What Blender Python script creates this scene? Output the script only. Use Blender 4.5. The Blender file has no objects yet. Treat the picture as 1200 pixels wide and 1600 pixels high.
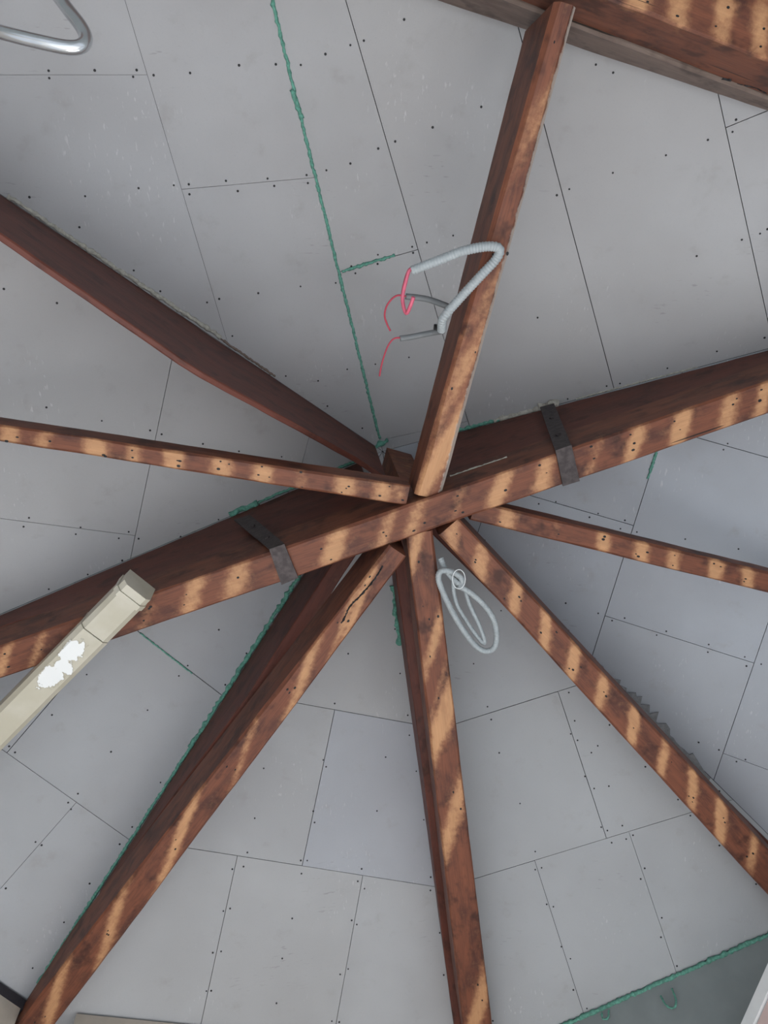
import bpy, bmesh, math, random
from mathutils import Vector, Matrix, noise
random.seed(7)
scn = bpy.context.scene
COL = scn.collection

# ------------------------------------------------------------------ camera
F = 1155.0                                   # focal length in pixels of a 1200x1600 frame
EYE = Vector((0, 0, 1.55))
_up = Vector((480 - 600, 800 - 400, -F)).normalized()     # world up in camera axes
_x = (Vector((1, 0, 0)) - _up * _up.x).normalized()
_y = _up.cross(_x)
M = Matrix((_x, _y, _up))                    # camera axes -> world axes
cam = bpy.data.objects.new('camera', bpy.data.cameras.new('camera'))
COL.objects.link(cam)
cam.matrix_world = Matrix.Translation(EYE) @ M.to_4x4()
cam.data.sensor_fit = 'VERTICAL'
cam.data.sensor_height = 36.0
cam.data.lens = 36.0 * F / 1600.0
cam.data.clip_start = 0.02
scn.camera = cam

# ------------------------------------------------------------------ world, lights, exposure
scn.view_settings.view_transform = 'Standard'
scn.view_settings.look = 'None'
scn.view_settings.gamma = 1.0
scn.view_settings.exposure = 0.0
scn.view_settings.use_curve_mapping = False
w = bpy.data.worlds.new('sky'); scn.world = w; w.use_nodes = True
bg = w.node_tree.nodes['Background']
bg.inputs['Color'].default_value = (0.80, 0.88, 1.0, 1)
bg.inputs['Strength'].default_value = 1.0
WINDOW_POWER = {'E': 115, 'C': 85, 'D': 70, 'F': 105, 'G': 85, 'B': 70, 'A': 70}      # added area lamps standing in for daylight at each side's unseen window
WINDOW_FALL = {'E': 1.0, 'C': 1.2, 'D': 2.4, 'F': 1.6, 'G': 2.0, 'B': 2.6, 'A': 2.6}               # how steeply each added lamp points down, evening the ceiling light
WINDOW_TINT = {'E': (1.0, 0.97, 0.95), 'C': (1.0, 0.97, 0.95), 'D': (1.0, 0.95, 0.92), 'F': (0.78, 0.89, 1.0), 'G': (0.68, 0.83, 1.0), 'B': (0.74, 0.87, 1), 'A': (0.92, 0.96, 1.0)}

# ------------------------------------------------------------------ geometry of the place
H = 3.5 + EYE.z                              # height of the roof's peak
SLOPE = math.tan(math.radians(18))           # fall of the hips
EAVE = 2.54 + EYE.z                          # level of the eaves
TIE = 2.60 + EYE.z                           # underside of the tie beams

def ray(p):
    return (M @ Vector((p[0] - 600, 800 - p[1], -F))).normalized()
def on_z(p, z):
    r = ray(p); return EYE + r * ((z - EYE.z) / r.z)
def on_plane(p, n, o):
    r = ray(p); return EYE + r * (n.dot(o - EYE) / n.dot(r))
def on_vertical(p, a, b):
    n = (b - a).cross(Vector((0, 0, 1))); return on_plane(p, n, a)

APEX = on_z((598, 705), H)
HIPS = {}
for k, p in {'R': (1200, 545), 'R8': (1150, 1254), 'R7': (700, 1450), 'R6': (60, 1540), 'L': (0, 960), 'R4': (0, 303), 'G': (425, 0)}.items():
    r = ray(p); t = 0.5
    for _ in range(4):
        step = 0.1 / 10 ** _
        while True:
            P = EYE + r * t
            if P.z > H - SLOPE * (P - APEX).xy.length: break
            t += step
        t -= step
    d = (P - APEX).xy.normalized()
    rad = (H - EAVE) / SLOPE
    HIPS[k] = Vector((APEX.x + d.x * rad, APEX.y + d.y * rad, EAVE))
FACETS = {'D': ('R', 'R8'), 'C': ('R8', 'R7'), 'E': ('R7', 'R6'), 'F': ('R6', 'L'), 'G': ('L', 'R4'), 'B': ('R4', 'G'), 'A': ('G', 'R')}
NORMAL = {}
for f, (a, b) in FACETS.items():
    n = (HIPS[a] - APEX).cross(HIPS[b] - APEX).normalized()
    NORMAL[f] = n if n.z < 0 else -n         # faces down into the room
def ceil_z(x, y):
    return min(APEX.z - (n.x * (x - APEX.x) + n.y * (y - APEX.y)) / n.z for n in NORMAL.values())
def ceil_hit(p):
    r = ray(p); best = None
    for f, n in NORMAL.items():
        dn = n.dot(r)
        if dn < -1e-6:
            t = n.dot(APEX - EYE) / dn
            if t > 0 and (best is None or t < best[0]): best = (t, f)
    return EYE + r * best[0], NORMAL[best[1]], best[1]

# ------------------------------------------------------------------ helpers
def link(name, me, mat=None, parent=None, loc=None):
    o = bpy.data.objects.new(name, me)
    COL.objects.link(o)
    if mat and me is not None: me.materials.append(mat)
    if parent: o.parent = parent
    if loc is not None: o.location = loc
    return o
def tag(o, label, cat, group=None, kind=None):
    if label: o['label'] = label
    if cat: o['category'] = cat
    if group: o['group'] = group
    if kind: o['kind'] = kind
    return o
def mesh(name, verts, faces, smooth=False):
    me = bpy.data.meshes.new(name)
    me.from_pydata([tuple(v) for v in verts], [], faces)
    bm = bmesh.new(); bm.from_mesh(me)
    bmesh.ops.recalc_face_normals(bm, faces=bm.faces)
    bm.to_mesh(me); bm.free()
    if smooth: me.shade_smooth()
    return me
def prism(poly, off):
    n = len(poly); v = list(poly) + [p + off for p in poly]
    f = [list(range(n)), list(range(2 * n - 1, n - 1, -1))]
    f += [[i, (i + 1) % n, n + (i + 1) % n, n + i] for i in range(n)]
    return v, f
def box_pts(c, ax, ay, az):
    v = [c + ax * i + ay * j + az * k for k in (-.5, .5) for j in (-.5, .5) for i in (-.5, .5)]
    return v, [[0, 1, 3, 2], [4, 6, 7, 5], [0, 4, 5, 1], [2, 3, 7, 6], [0, 2, 6, 4], [1, 5, 7, 3]]
def merge(parts):
    V, Fc = [], []
    for v, f in parts:
        b = len(V); V += list(v); Fc += [[b + i for i in q] for q in f]
    return V, Fc
def catmull(pts, n):
    P = [pts[0] * 2 - pts[1]] + list(pts) + [pts[-1] * 2 - pts[-2]]
    out = []
    for i in range(1, len(P) - 2):
        a, b, c, d = P[i - 1:i + 3]
        for k in range(n):
            t = k / n
            out.append(.5 * ((2 * b) + (c - a) * t + (2 * a - 5 * b + 4 * c - d) * t * t + (3 * b - a - 3 * c + d) * t ** 3))
    out.append(P[-2])
    return out
def resample(pts, step):
    L = [0]
    for a, b in zip(pts, pts[1:]): L.append(L[-1] + (b - a).length)
    n = max(2, int(L[-1] / step)); out = []; j = 0
    for i in range(n + 1):
        s = L[-1] * i / n
        while j < len(L) - 2 and L[j + 1] < s: j += 1
        t = (s - L[j]) / max(1e-9, L[j + 1] - L[j]); out.append(pts[j].lerp(pts[j + 1], min(1, t)))
    return out, L[-1]
def tube(pts, rad, sides=12, step=.004, ridge=0, pitch=.01, lump=0, flat=1.0, hollow=False):
    pts, L = resample(pts, step)
    V, Fc = [], []; up = None; n = len(pts)
    seed = random.random() * 50
    for i, p in enumerate(pts):
        t = (pts[min(i + 1, n - 1)] - pts[max(i - 1, 0)]).normalized()
        if up is None: up = t.orthogonal().normalized()
        up = (up - t * up.dot(t)).normalized(); s = t.cross(up)
        d = L * i / (n - 1)
        for k in range(sides):
            a = 2 * math.pi * k / sides
            r = rad * (1 + ridge * math.sin(2 * math.pi * d / pitch))
            dr = up * math.cos(a) + s * math.sin(a)
            if lump: r *= 1 + lump * noise.noise((p + dr * rad) * (0.55 / rad) + Vector((seed, 0, 0)))
            V.append(p + dr * r)
    for i in range(n - 1):
        for k in range(sides):
            k2 = (k + 1) % sides
            Fc.append([i * sides + k, i * sides + k2, (i + 1) * sides + k2, (i + 1) * sides + k])
    if hollow:
        for base, sg in ((0, 1), ((n - 1) * sides, -1)):
            b = len(V); c = sum((V[base + k] for k in range(sides)), Vector()) / sides
            q = 1 if base == 0 else n - 2
            tdir = (pts[q] - pts[0 if base == 0 else n - 1]).normalized()
            V += [c + (V[base + k] - c) * .72 for k in range(sides)]
            V += [c + (V[base + k] - c) * .72 + tdir * rad * 1.5 for k in range(sides)]
            for k in range(sides):
                k2 = (k + 1) % sides
                Fc.append([base + k, base + k2, b + k2, b + k]); Fc.append([b + k, b + k2, b + sides + k2, b + sides + k])
            Fc.append([b + sides + k for k in range(sides)])
    else:
        Fc.append(list(range(sides))); Fc.append(list(range((n - 1) * sides, n * sides)))
    return V, Fc

# ------------------------------------------------------------------ materials
class NT:
    def __init__(s, name, rough=.6, metal=0, spec=.4):
        s.m = bpy.data.materials.new(name); s.m.use_nodes = True
        s.t = s.m.node_tree; s.b = s.t.nodes['Principled BSDF']
        s.b.inputs['Roughness'].default_value = rough; s.b.inputs['Metallic'].default_value = metal
        s.b.inputs['Specular IOR Level'].default_value = spec
    def n(s, kind, **kw):
        nd = s.t.nodes.new(kind)
        for k, v in kw.items():
            if hasattr(nd, k): setattr(nd, k, v)
            else: nd.inputs[k.replace('_', ' ')].default_value = v
        return nd
    def l(s, a, b): s.t.links.new(a, b)
    def put(s, sock, v):
        if isinstance(v, bpy.types.NodeSocket): s.l(v, sock)
        else: sock.default_value = v
    def math(s, op, a, b=0.0, clamp=False):
        nd = s.t.nodes.new('ShaderNodeMath'); nd.operation = op; nd.use_clamp = clamp
        s.put(nd.inputs[0], a); s.put(nd.inputs[1], b); return nd.outputs[0]
    def mix(s, f, a, b, blend='MIX'):
        nd = s.t.nodes.new('ShaderNodeMix'); nd.data_type = 'RGBA'; nd.blend_type = blend
        s.put(nd.inputs[0], f)
        for i, v in ((6, a), (7, b)):
            s.put(nd.inputs[i], v if isinstance(v, bpy.types.NodeSocket) else (*v, 1))
        return nd.outputs[2]
    def scaled(s, vec, sc, off=(0, 0, 0)):
        nd = s.t.nodes.new('ShaderNodeMapping'); s.l(vec, nd.inputs[0])
        nd.inputs['Scale'].default_value = sc; nd.inputs['Location'].default_value = off; return nd.outputs[0]
    def noise(s, vec, scale, detail=4, rough=.55):
        nd = s.t.nodes.new('ShaderNodeTexNoise'); s.l(vec, nd.inputs['Vector'])
        nd.inputs['Scale'].default_value = scale; nd.inputs['Detail'].default_value = detail; nd.inputs['Roughness'].default_value = rough
        return nd.outputs[0]
    def ramp(s, f, lo, hi, to0=0, to1=1):
        nd = s.t.nodes.new('ShaderNodeMapRange'); nd.interpolation_type = 'SMOOTHSTEP'
        s.put(nd.inputs[0], f)
        for i, v in enumerate((lo, hi, to0, to1)): nd.inputs[i + 1].default_value = v
        return nd.outputs[0]
    def bump(s, h, strength, dist=.002):
        nd = s.t.nodes.new('ShaderNodeBump'); nd.inputs['Strength'].default_value = strength; nd.inputs['Distance'].default_value = dist
        s.l(h, nd.inputs['Height']); s.l(nd.outputs[0], s.b.inputs['Normal'])
    def color(s, c):
        s.put(s.b.inputs['Base Color'], c if isinstance(c, bpy.types.NodeSocket) else (*c, 1)); return s.m

def board_material():
    q = NT('fibre_cement_board', rough=.62, spec=.3)
    g = q.n('ShaderNodeNewGeometry').outputs['Position']
    inf = q.n('ShaderNodeObjectInfo').outputs['Random']
    big = q.noise(g, 1.7, 3); mid = q.noise(g, 9, 5, .6); fine = q.noise(g, 160, 2)
    c = q.mix(q.ramp(big, .3, .7), (.365, .365, .375), (.42, .425, .44))
    c = q.mix(q.math('MULTIPLY', inf, .45), c, (.40, .395, .395))
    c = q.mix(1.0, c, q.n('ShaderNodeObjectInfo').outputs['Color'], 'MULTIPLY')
    c = q.mix(q.ramp(mid, .56, .80, 0, .45), c, (.30, .285, .275))
    c = q.mix(q.ramp(fine, .55, .8, 0, .12), c, (.25, .25, .25))
    # pale scuffs and hairline scratches
    st = q.noise(q.scaled(g, (60, 14, 30)), 1.6, 2)
    area = q.ramp(q.noise(g, 2.6, 1), .54, .70)
    c = q.mix(q.math('MULTIPLY', q.ramp(st, .63, .72, 0, .42), area), c, (.62, .62, .62))
    st2 = q.noise(q.scaled(g, (12, 70, 30), (3, 1, 7)), 1.3, 2)
    area2 = q.ramp(q.noise(q.scaled(g, (1, 1, 1), (9, 4, 2)), 2.3, 1), .60, .72)
    c = q.mix(q.math('MULTIPLY', q.ramp(st2, .64, .73, 0, .45), area2), c, (.20, .19, .19))
    q.bump(fine, .08)
    return q.color(c)

def wood_material(name, stain, deep, bare, seed=0.0):
    q = NT(name, rough=.55, spec=.35)
    a = q.n('ShaderNodeAttribute', attribute_name='grain').outputs['Vector']
    ba = q.n('ShaderNodeAttribute', attribute_name='bare').outputs['Fac']
    inf = q.n('ShaderNodeObjectInfo').outputs['Random']
    comb = q.n('ShaderNodeCombineXYZ'); q.l(q.math('MULTIPLY', inf, 37.0), comb.inputs[0]); q.l(q.math('MULTIPLY', inf, 11.0), comb.inputs[1])
    add = q.n('ShaderNodeVectorMath', operation='ADD'); q.l(a, add.inputs[0]); q.l(comb.outputs[0], add.inputs[1])
    v = add.outputs[0]
    grain = q.noise(q.scaled(v, (3.0, 48, 48)), 1.0, 5, .6)
    grain2 = q.noise(q.scaled(v, (9, 190, 190)), 1.0, 3, .6)
    blot = q.noise(q.scaled(v, (5, 14, 14)), 1.0, 4, .6)
    figure = q.noise(q.scaled(v, (1.6, 26, 26)), 1.0, 2, .5)
    ring = q.math('SINE', q.math('MULTIPLY', figure, 70.0))
    soot = q.noise(q.scaled(v, (8, 10, 10), (2, 5, 3)), 1.0, 3, .6)
    wo = q.n('ShaderNodeAttribute', attribute_name='worn').outputs['Fac']
    edge = q.noise(q.scaled(v, (30, 34, 34)), 1.0, 4, .7)
    c = q.mix(q.ramp(grain, .25, .8), tuple(.6 * x + .4 * y for x, y in zip(stain, deep)), stain)
    c = q.mix(q.ramp(blot, .42, .68, 0, .9), c, deep)
    c = q.mix(q.ramp(soot, .52, .70, 0, .8), c, tuple(x * .5 for x in deep))
    c = q.mix(q.ramp(ring, .2, 1.0, 0, .22), c, tuple(x * .7 for x in deep))
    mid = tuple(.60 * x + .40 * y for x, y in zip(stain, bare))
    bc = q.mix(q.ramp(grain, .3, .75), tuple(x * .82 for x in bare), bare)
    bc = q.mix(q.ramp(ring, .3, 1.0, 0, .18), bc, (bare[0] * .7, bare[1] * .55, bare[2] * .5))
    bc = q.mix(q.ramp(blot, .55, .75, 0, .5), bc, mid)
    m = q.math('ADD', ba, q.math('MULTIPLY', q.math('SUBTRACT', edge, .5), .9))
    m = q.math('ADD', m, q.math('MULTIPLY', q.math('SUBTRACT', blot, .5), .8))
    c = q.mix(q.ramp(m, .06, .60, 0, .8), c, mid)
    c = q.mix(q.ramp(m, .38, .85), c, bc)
    c = q.mix(q.ramp(grain2, .62, .85, 0, .25), c, tuple(x * .45 for x in deep))
    wm = q.math('ADD', wo, q.math('MULTIPLY', q.math('SUBTRACT', edge, .5), 1.1))
    c = q.mix(q.ramp(wm, .40, .72, 0, .85), c, (.37, .32, .28))
    crack = q.noise(q.scaled(v, (1.7, 60, 60), (5, 3, 1)), 1.0, 1)
    c = q.mix(q.ramp(crack, .745, .775, 0, .85), c, (.012, .008, .006))
    hgt = q.math('ADD', grain, q.math('MULTIPLY', q.ramp(crack, .745, .775), -1.5))
    q.bump(hgt, .3, .003)
    return q.color(c)

def plain(name, col, rough=.6, metal=0, var=.25, scale=30, spec=.4, bump=.1, bdist=.002):
    q = NT(name, rough, metal, spec)
    g = q.n('ShaderNodeNewGeometry').outputs['Position']
    n1 = q.noise(g, scale, 4)
    c = q.mix(q.ramp(n1, .3, .75), tuple(x * (1 - var) for x in col), col)
    if bump: q.bump(n1, bump, bdist)
    return q.color(c)

BOARD = board_material()
STAIN, DEEP, BARE = (.205, .070, .036), (.070, .025, .018), (.54, .285, .140)
WOOD = wood_material('stained_timber', STAIN, DEEP, BARE)
WOOD_RED = wood_material('dark_red_timber', (.145, .043, .028), (.085, .028, .020), (.30, .14, .07))
WOOD_GREY = wood_material('weathered_timber', (.20, .15, .125), (.11, .075, .062), (.42, .30, .2))
DARKVOID = plain('roof_deck_dark', (.06, .06, .062), .9, bump=0)
SCREW = plain('screw_black', (.018, .018, .02), .5, .3, bump=0)
STEEL = plain('rusty_strap_steel', (.085, .07, .07), .5, .55, .45, 45, bump=.3)
FOAM_G = plain('green_sealant', (.15, .40, .31), .75, 0, .45, 90, bump=.6, bdist=.004)
FOAM_W = plain('pale_plaster', (.50, .48, .42), .85, 0, .35, 90, bump=.6, bdist=.004)
CONDUIT = plain('grey_conduit_plastic', (.36, .39, .40), .42, 0, .12, 25, bump=0)
CONDUIT_D = plain('grey_cable_sheath', (.17, .18, .185), .45, 0, .15, 40, bump=0)
RED = plain('red_wire_insulation', (.46, .045, .075), .4, 0, .1, 60, bump=0)
PINK = plain('pink_wire_insulation', (.66, .13, .20), .4, 0, .15, 60, bump=0)
STEELPIPE = plain('zinc_pipe', (.62, .64, .66), .22, .75, .12, 14, bump=.03)
WALLG = plain('grey_green_plaster', (.27, .30, .30), .8, 0, .12, 6)
WALLB = plain('beige_plaster', (.50, .44, .37), .85, 0, .18, 8)
TRIM = plain('dark_eave_plate', (.045, .04, .048), .7, 0, .3, 20)
FLOORM = plain('pale_concrete', (.68, .66, .64), .85, 0, .12, 3)
FRAMEW = plain('white_frame_paint', (.75, .77, .77), .45, 0, .06, 12)
PANELP = plain('pinkish_panel', (.62, .47, .44), .6, 0, .08, 8)

def cream_material():
    q = NT('cream_paint', .42)
    g = q.n('ShaderNodeNewGeometry').outputs['Position']
    ba = q.n('ShaderNodeAttribute', attribute_name='bare').outputs['Fac']
    n1 = q.noise(g, 7, 4); n2 = q.noise(g, 48, 3)
    c = q.mix(q.ramp(n1, .35, .7), (.50, .46, .36), (.57, .53, .44))
    m = q.math('ADD', ba, q.math('MULTIPLY', q.math('SUBTRACT', n2, .5), 1.3))
    ring = q.math('MULTIPLY', q.ramp(m, .36, .46), q.ramp(m, .50, .58, 1, 0))
    c = q.mix(q.ramp(m, .49, .52), c, (.83, .83, .81))
    c = q.mix(q.math('MULTIPLY', ring, .55), c, (.37, .33, .25))
    q.bump(q.ramp(m, .46, .54, 1, 0), .5, .003)
    return q.color(c)
CREAM = cream_material()

# ------------------------------------------------------------------ floor and walls
ring = ['R', 'R8', 'R7', 'R6', 'L', 'R4', 'G']
C2 = Vector((APEX.x, APEX.y, 0))
fl = [Vector((HIPS[k].x, HIPS[k].y, 0)) for k in ring]
fl = [C2 + (p - C2) * 1.12 for p in fl]
v, f = prism(fl, Vector((0, 0, -.15)))
o = link('floor', mesh('floor', v, f), FLOORM); tag(o, 'pale concrete floor below the roof', 'floor', kind='structure')
WALLNAME = {'D': 'wall_right', 'C': 'wall_front_right', 'E': 'wall_front', 'F': 'wall_front_left', 'G': 'wall_left', 'B': 'wall_back_left', 'A': 'wall_back'}
wall_obj = {}
for fc, (a, b) in FACETS.items():
    pa, pb = HIPS[a].copy(), HIPS[b].copy()
    d = (pb - pa).normalized(); L = (pb - pa).length
    out = Vector((d.y, -d.x, 0))
    if out.dot((pa + pb) / 2 - APEX) < 0: out = -out
    th = .12
    def seg(s0, s1, z0, z1):
        c = pa + d * ((s0 + s1) / 2) + out * (th / 2 + .002); c.z = (z0 + z1) / 2
        return box_pts(c, d * (s1 - s0), out * th, Vector((0, 0, z1 - z0)))
    z_sill, z_head, pier = .8, 2.75, .32
    parts = [seg(0, L, 0, z_sill), seg(0, L, z_head, EAVE - .002), seg(0, pier, z_sill, z_head), seg(L - pier, L, z_sill, z_head)]
    v, f = merge(parts)
    o = link(WALLNAME[fc], mesh(WALLNAME[fc], v, f), WALLB if fc in 'EFG' else WALLG)
    tag(o, {'C': 'grey-green plastered wall under the green-sealed eave', 'E': 'beige wall below the front eave', 'F': 'beige wall at the lower left corner under a dark eave plate'}.get(fc, 'plastered outer wall below the %s eave' % {'D': 'right', 'G': 'left', 'B': 'rear left', 'A': 'rear'}.get(fc, '')), 'wall', kind='structure')
    wall_obj[fc] = o
    # added area lamp standing in for daylight at the unseen opening
    ld = bpy.data.lights.new('daylight_lamp', 'AREA'); ld.shape = 'RECTANGLE'
    ld.size = L - 2 * pier; ld.size_y = z_head - z_sill
    ld.energy = WINDOW_POWER[fc]; ld.color = WINDOW_TINT[fc]
    lo = bpy.data.objects.new('daylight_lamp', ld); COL.objects.link(lo)
    c = (pa + pb) / 2 + out * .02; c.z = (z_sill + z_head) / 2
    zax = (out + Vector((0, 0, WINDOW_FALL[fc]))).normalized(); xax = d; yax = zax.cross(xax)      # lamp faces inwards and down
    lo.matrix_world = Matrix.Translation(c) @ Matrix((xax, yax, zax)).transposed().to_4x4()
# eave plates at the lower left: dark over beige on one side, beige on the front
def eave_plate(name, px, h0, h1, thick, over, mat, label):
    a, b = (ceil_hit(p)[0] for p in px)
    a.z = b.z = (a.z + b.z) / 2
    d = (b - a).normalized(); out = Vector((d.y, -d.x, 0))
    if out.dot(a - APEX) < 0: out = -out
    c = (a + b) / 2 + out * (thick / 2); c.z = a.z - (h0 + h1) / 2
    o = link(name, mesh(name, *box_pts(c + d * over[0], d * ((b - a).length + over[1]), out * thick, Vector((0, 0, h1 - h0)))), mat)
    tag(o, label, 'trim', kind='structure')
eave_plate('trim_1', [(0, 1530), (46, 1561)], .012, .055, .05, (-.45, .95), TRIM, 'dark timber eave plate at the lower left corner')
eave_plate('trim_2', [(0, 1530), (46, 1561)], .057, .40, .035, (-.45, .85), WALLB, 'beige plaster band under the dark eave plate')
eave_plate('trim_3', [(105, 1578), (340, 1602)], .012, .35, .035, (.32, .55), WALLB, 'beige plaster band below the front eave')

# ------------------------------------------------------------------ ceiling of cut boards
deck_v = [APEX] + [HIPS[k] for k in ring]
lift = Vector((0, 0, .016))
big = [APEX + lift] + [C2.lerp(Vector((HIPS[k].x, HIPS[k].y, 0)), 1.06) + Vector((0, 0, H - SLOPE * 1.06 * (HIPS[k] - APEX).xy.length)) + lift for k in ring]
n = len(ring)
v = big + [p + Vector((0, 0, .05)) for p in big]
f = [[0, 1 + i, 1 + (i + 1) % n] for i in range(n)] + [[n + 1, n + 2 + (i + 1) % n, n + 2 + i] for i in range(n)]
f += [[1 + i, 1 + (i + 1) % n, n + 2 + (i + 1) % n, n + 2 + i] for i in range(n)]
ceiling = link('ceiling', mesh('ceiling', v, f), DARKVOID)
tag(ceiling, 'faceted tent-shaped ceiling lined with grey boards', 'ceiling', kind='structure')

def split(poly, fc, p, q):
    """cut a convex polygon lying on a roof slope by a seam; first = image-right side of p->q turned clockwise (below a rightward seam)"""
    n = NORMAL[fc]
    a, b = on_plane(p, n, APEX), on_plane(q, n, APEX)
    m = n.cross(b - a).normalized()
    dx, dy = q[0] - p[0], q[1] - p[1]
    t = on_plane(((p[0] + q[0]) / 2 - dy * .02, (p[1] + q[1]) / 2 + dx * .02), n, APEX)
    if m.dot(t - a) < 0: m = -m
    def clip(sg):
        out = []
        for i in range(len(poly)):
            A, B = poly[i], poly[(i + 1) % len(poly)]
            da, db = sg * m.dot(A - a), sg * m.dot(B - a)
            if da >= 0: out.append(A)
            if (da > 0) != (db > 0) and abs(da - db) > 1e-12: out.append(A.lerp(B, da / (da - db)))
        return out
    return clip(1), clip(-1)
def inset(poly, n, g):
    P = []
    for p in poly:
        if not P or (p - P[-1]).length > .004: P.append(p)
    if len(P) > 2 and (P[0] - P[-1]).length < .004: P.pop()
    k = len(P)
    if k < 3: return None
    c = sum(P, Vector()) / k; out = []
    lines = []
    for i in range(k):
        a, b = P[i], P[(i + 1) % k]; e = (b - a).normalized(); m = n.cross(e)
        if m.dot(c - a) < 0: m = -m
        lines.append((a + m * g, e, m))
    for i in range(k):
        (a, e, m), (b, e2, m2) = lines[i - 1], lines[i]
        den = m2.dot(e)
        if abs(den) < 1e-5: out.append(b); continue
        out.append(a + e * (m2.dot(b - a) / den))
    return out
SHEET = {'A': (1.0, .985, .975), 'B': (1.0, .985, .98), 'G': (1.0, .99, .98), 'F': (.97, .985, 1.0), 'E': (1.0, 1.0, .995), 'C': (.97, .99, 1.0), 'D': (.93, .965, 1.02)}     # two batches of board, one bluer, with some of the light's tint painted in
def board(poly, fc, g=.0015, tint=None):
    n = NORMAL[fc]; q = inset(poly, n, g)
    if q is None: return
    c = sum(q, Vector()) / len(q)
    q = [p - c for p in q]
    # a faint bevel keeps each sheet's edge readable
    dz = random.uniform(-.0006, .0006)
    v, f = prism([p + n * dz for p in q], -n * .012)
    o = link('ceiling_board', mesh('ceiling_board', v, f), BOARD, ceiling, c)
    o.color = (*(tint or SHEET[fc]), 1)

tri = {k: [APEX, HIPS[a], HIPS[b]] for k, (a, b) in FACETS.items()}
# slope A: long sheets running up beside the green-sealed hip
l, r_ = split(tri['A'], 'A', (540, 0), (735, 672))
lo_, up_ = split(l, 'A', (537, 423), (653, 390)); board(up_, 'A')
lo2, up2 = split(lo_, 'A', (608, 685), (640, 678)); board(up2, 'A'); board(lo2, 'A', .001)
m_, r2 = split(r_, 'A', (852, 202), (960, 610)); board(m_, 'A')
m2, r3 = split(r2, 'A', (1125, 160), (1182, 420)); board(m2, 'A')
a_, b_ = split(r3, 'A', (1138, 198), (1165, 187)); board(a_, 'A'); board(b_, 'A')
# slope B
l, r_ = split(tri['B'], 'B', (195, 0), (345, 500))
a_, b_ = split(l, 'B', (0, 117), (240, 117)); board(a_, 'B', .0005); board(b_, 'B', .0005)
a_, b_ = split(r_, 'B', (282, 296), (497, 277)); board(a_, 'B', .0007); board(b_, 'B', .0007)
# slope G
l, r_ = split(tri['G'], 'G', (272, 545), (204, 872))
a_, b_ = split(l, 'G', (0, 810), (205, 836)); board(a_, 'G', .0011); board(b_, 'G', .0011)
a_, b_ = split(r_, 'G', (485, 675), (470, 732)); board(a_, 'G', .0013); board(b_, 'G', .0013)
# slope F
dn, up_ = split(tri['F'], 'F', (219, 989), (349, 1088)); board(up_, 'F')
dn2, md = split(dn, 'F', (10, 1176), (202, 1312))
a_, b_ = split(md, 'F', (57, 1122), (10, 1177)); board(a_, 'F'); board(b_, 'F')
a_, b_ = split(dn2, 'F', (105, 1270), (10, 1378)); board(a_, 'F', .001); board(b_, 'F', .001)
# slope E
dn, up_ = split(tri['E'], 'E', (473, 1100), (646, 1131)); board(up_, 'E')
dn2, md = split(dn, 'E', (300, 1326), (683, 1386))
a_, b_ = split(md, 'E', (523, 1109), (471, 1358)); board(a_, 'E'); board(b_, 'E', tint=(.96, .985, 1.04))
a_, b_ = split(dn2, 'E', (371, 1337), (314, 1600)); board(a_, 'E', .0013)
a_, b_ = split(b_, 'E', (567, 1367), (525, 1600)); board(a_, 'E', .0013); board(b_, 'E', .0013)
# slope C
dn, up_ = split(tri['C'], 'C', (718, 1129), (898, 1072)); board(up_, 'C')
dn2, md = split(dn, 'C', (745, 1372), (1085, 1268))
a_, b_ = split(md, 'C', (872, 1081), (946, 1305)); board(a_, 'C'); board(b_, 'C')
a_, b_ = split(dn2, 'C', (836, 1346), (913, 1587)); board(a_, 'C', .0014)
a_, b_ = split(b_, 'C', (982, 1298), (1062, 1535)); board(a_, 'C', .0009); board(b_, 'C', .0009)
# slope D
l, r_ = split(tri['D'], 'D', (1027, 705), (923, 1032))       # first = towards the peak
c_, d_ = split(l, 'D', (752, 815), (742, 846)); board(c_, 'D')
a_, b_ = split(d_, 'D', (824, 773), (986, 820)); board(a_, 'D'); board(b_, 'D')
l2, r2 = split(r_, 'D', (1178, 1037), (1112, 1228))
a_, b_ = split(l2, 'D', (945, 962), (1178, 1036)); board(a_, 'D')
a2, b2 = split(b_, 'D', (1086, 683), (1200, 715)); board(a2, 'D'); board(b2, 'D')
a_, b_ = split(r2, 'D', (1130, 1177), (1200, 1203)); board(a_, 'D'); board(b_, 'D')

# screws, each driven just below the face of its board
S = []
def sc(pts, k, ox, oy): S.extend((x / k + ox, y / k + oy) for x, y in pts)
sc([(152,221),(154,244),(296,220),(427,219),(416,240),(480,235),(594,228),(747,204),(862,201),(940,203),(1017,169),(1095,141),(1137,127),(92,616),(266,613),(433,588),(543,579),(590,576),(592,607),(706,565),(743,597),(836,558),(857,581),(958,547),(962,572),(1020,532),(1095,511),(1182,464),(248,710),(1098,832),(1181,796)], 2, 0, 0)
sc([(63,61),(304,334),(152,398),(35,442),(662,202),(716,227),(1100,374),(1089,412),(1012,437),(881,485),(715,540),(579,591),(540,610),(216,736),(134,758),(88,771),(91,790),(1175,730),(1118,749),(977,800),(1198,716)], 2, 600, 0)
sc([(12,343),(178,387),(418,285),(501,350),(647,385),(685,374),(807,356),(939,335),(1049,324),(726,490),(893,615),(994,630),(1023,709),(1085,594),(1173,578),(1132,778),(516,511),(565,544),(686,623),(803,698),(935,776),(971,795),(145,713),(318,755),(469,785),(505,797),(634,827)], 2, 0, 280)
sc([(624,84),(500,117),(432,135),(435,164),(272,174),(270,217),(146,229),(166,261),(73,306),(1020,469),(417,655),(259,688),(126,711),(36,883),(196,987),(914,923),(779,957),(1161,850)], 3, 500, 340)
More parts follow.
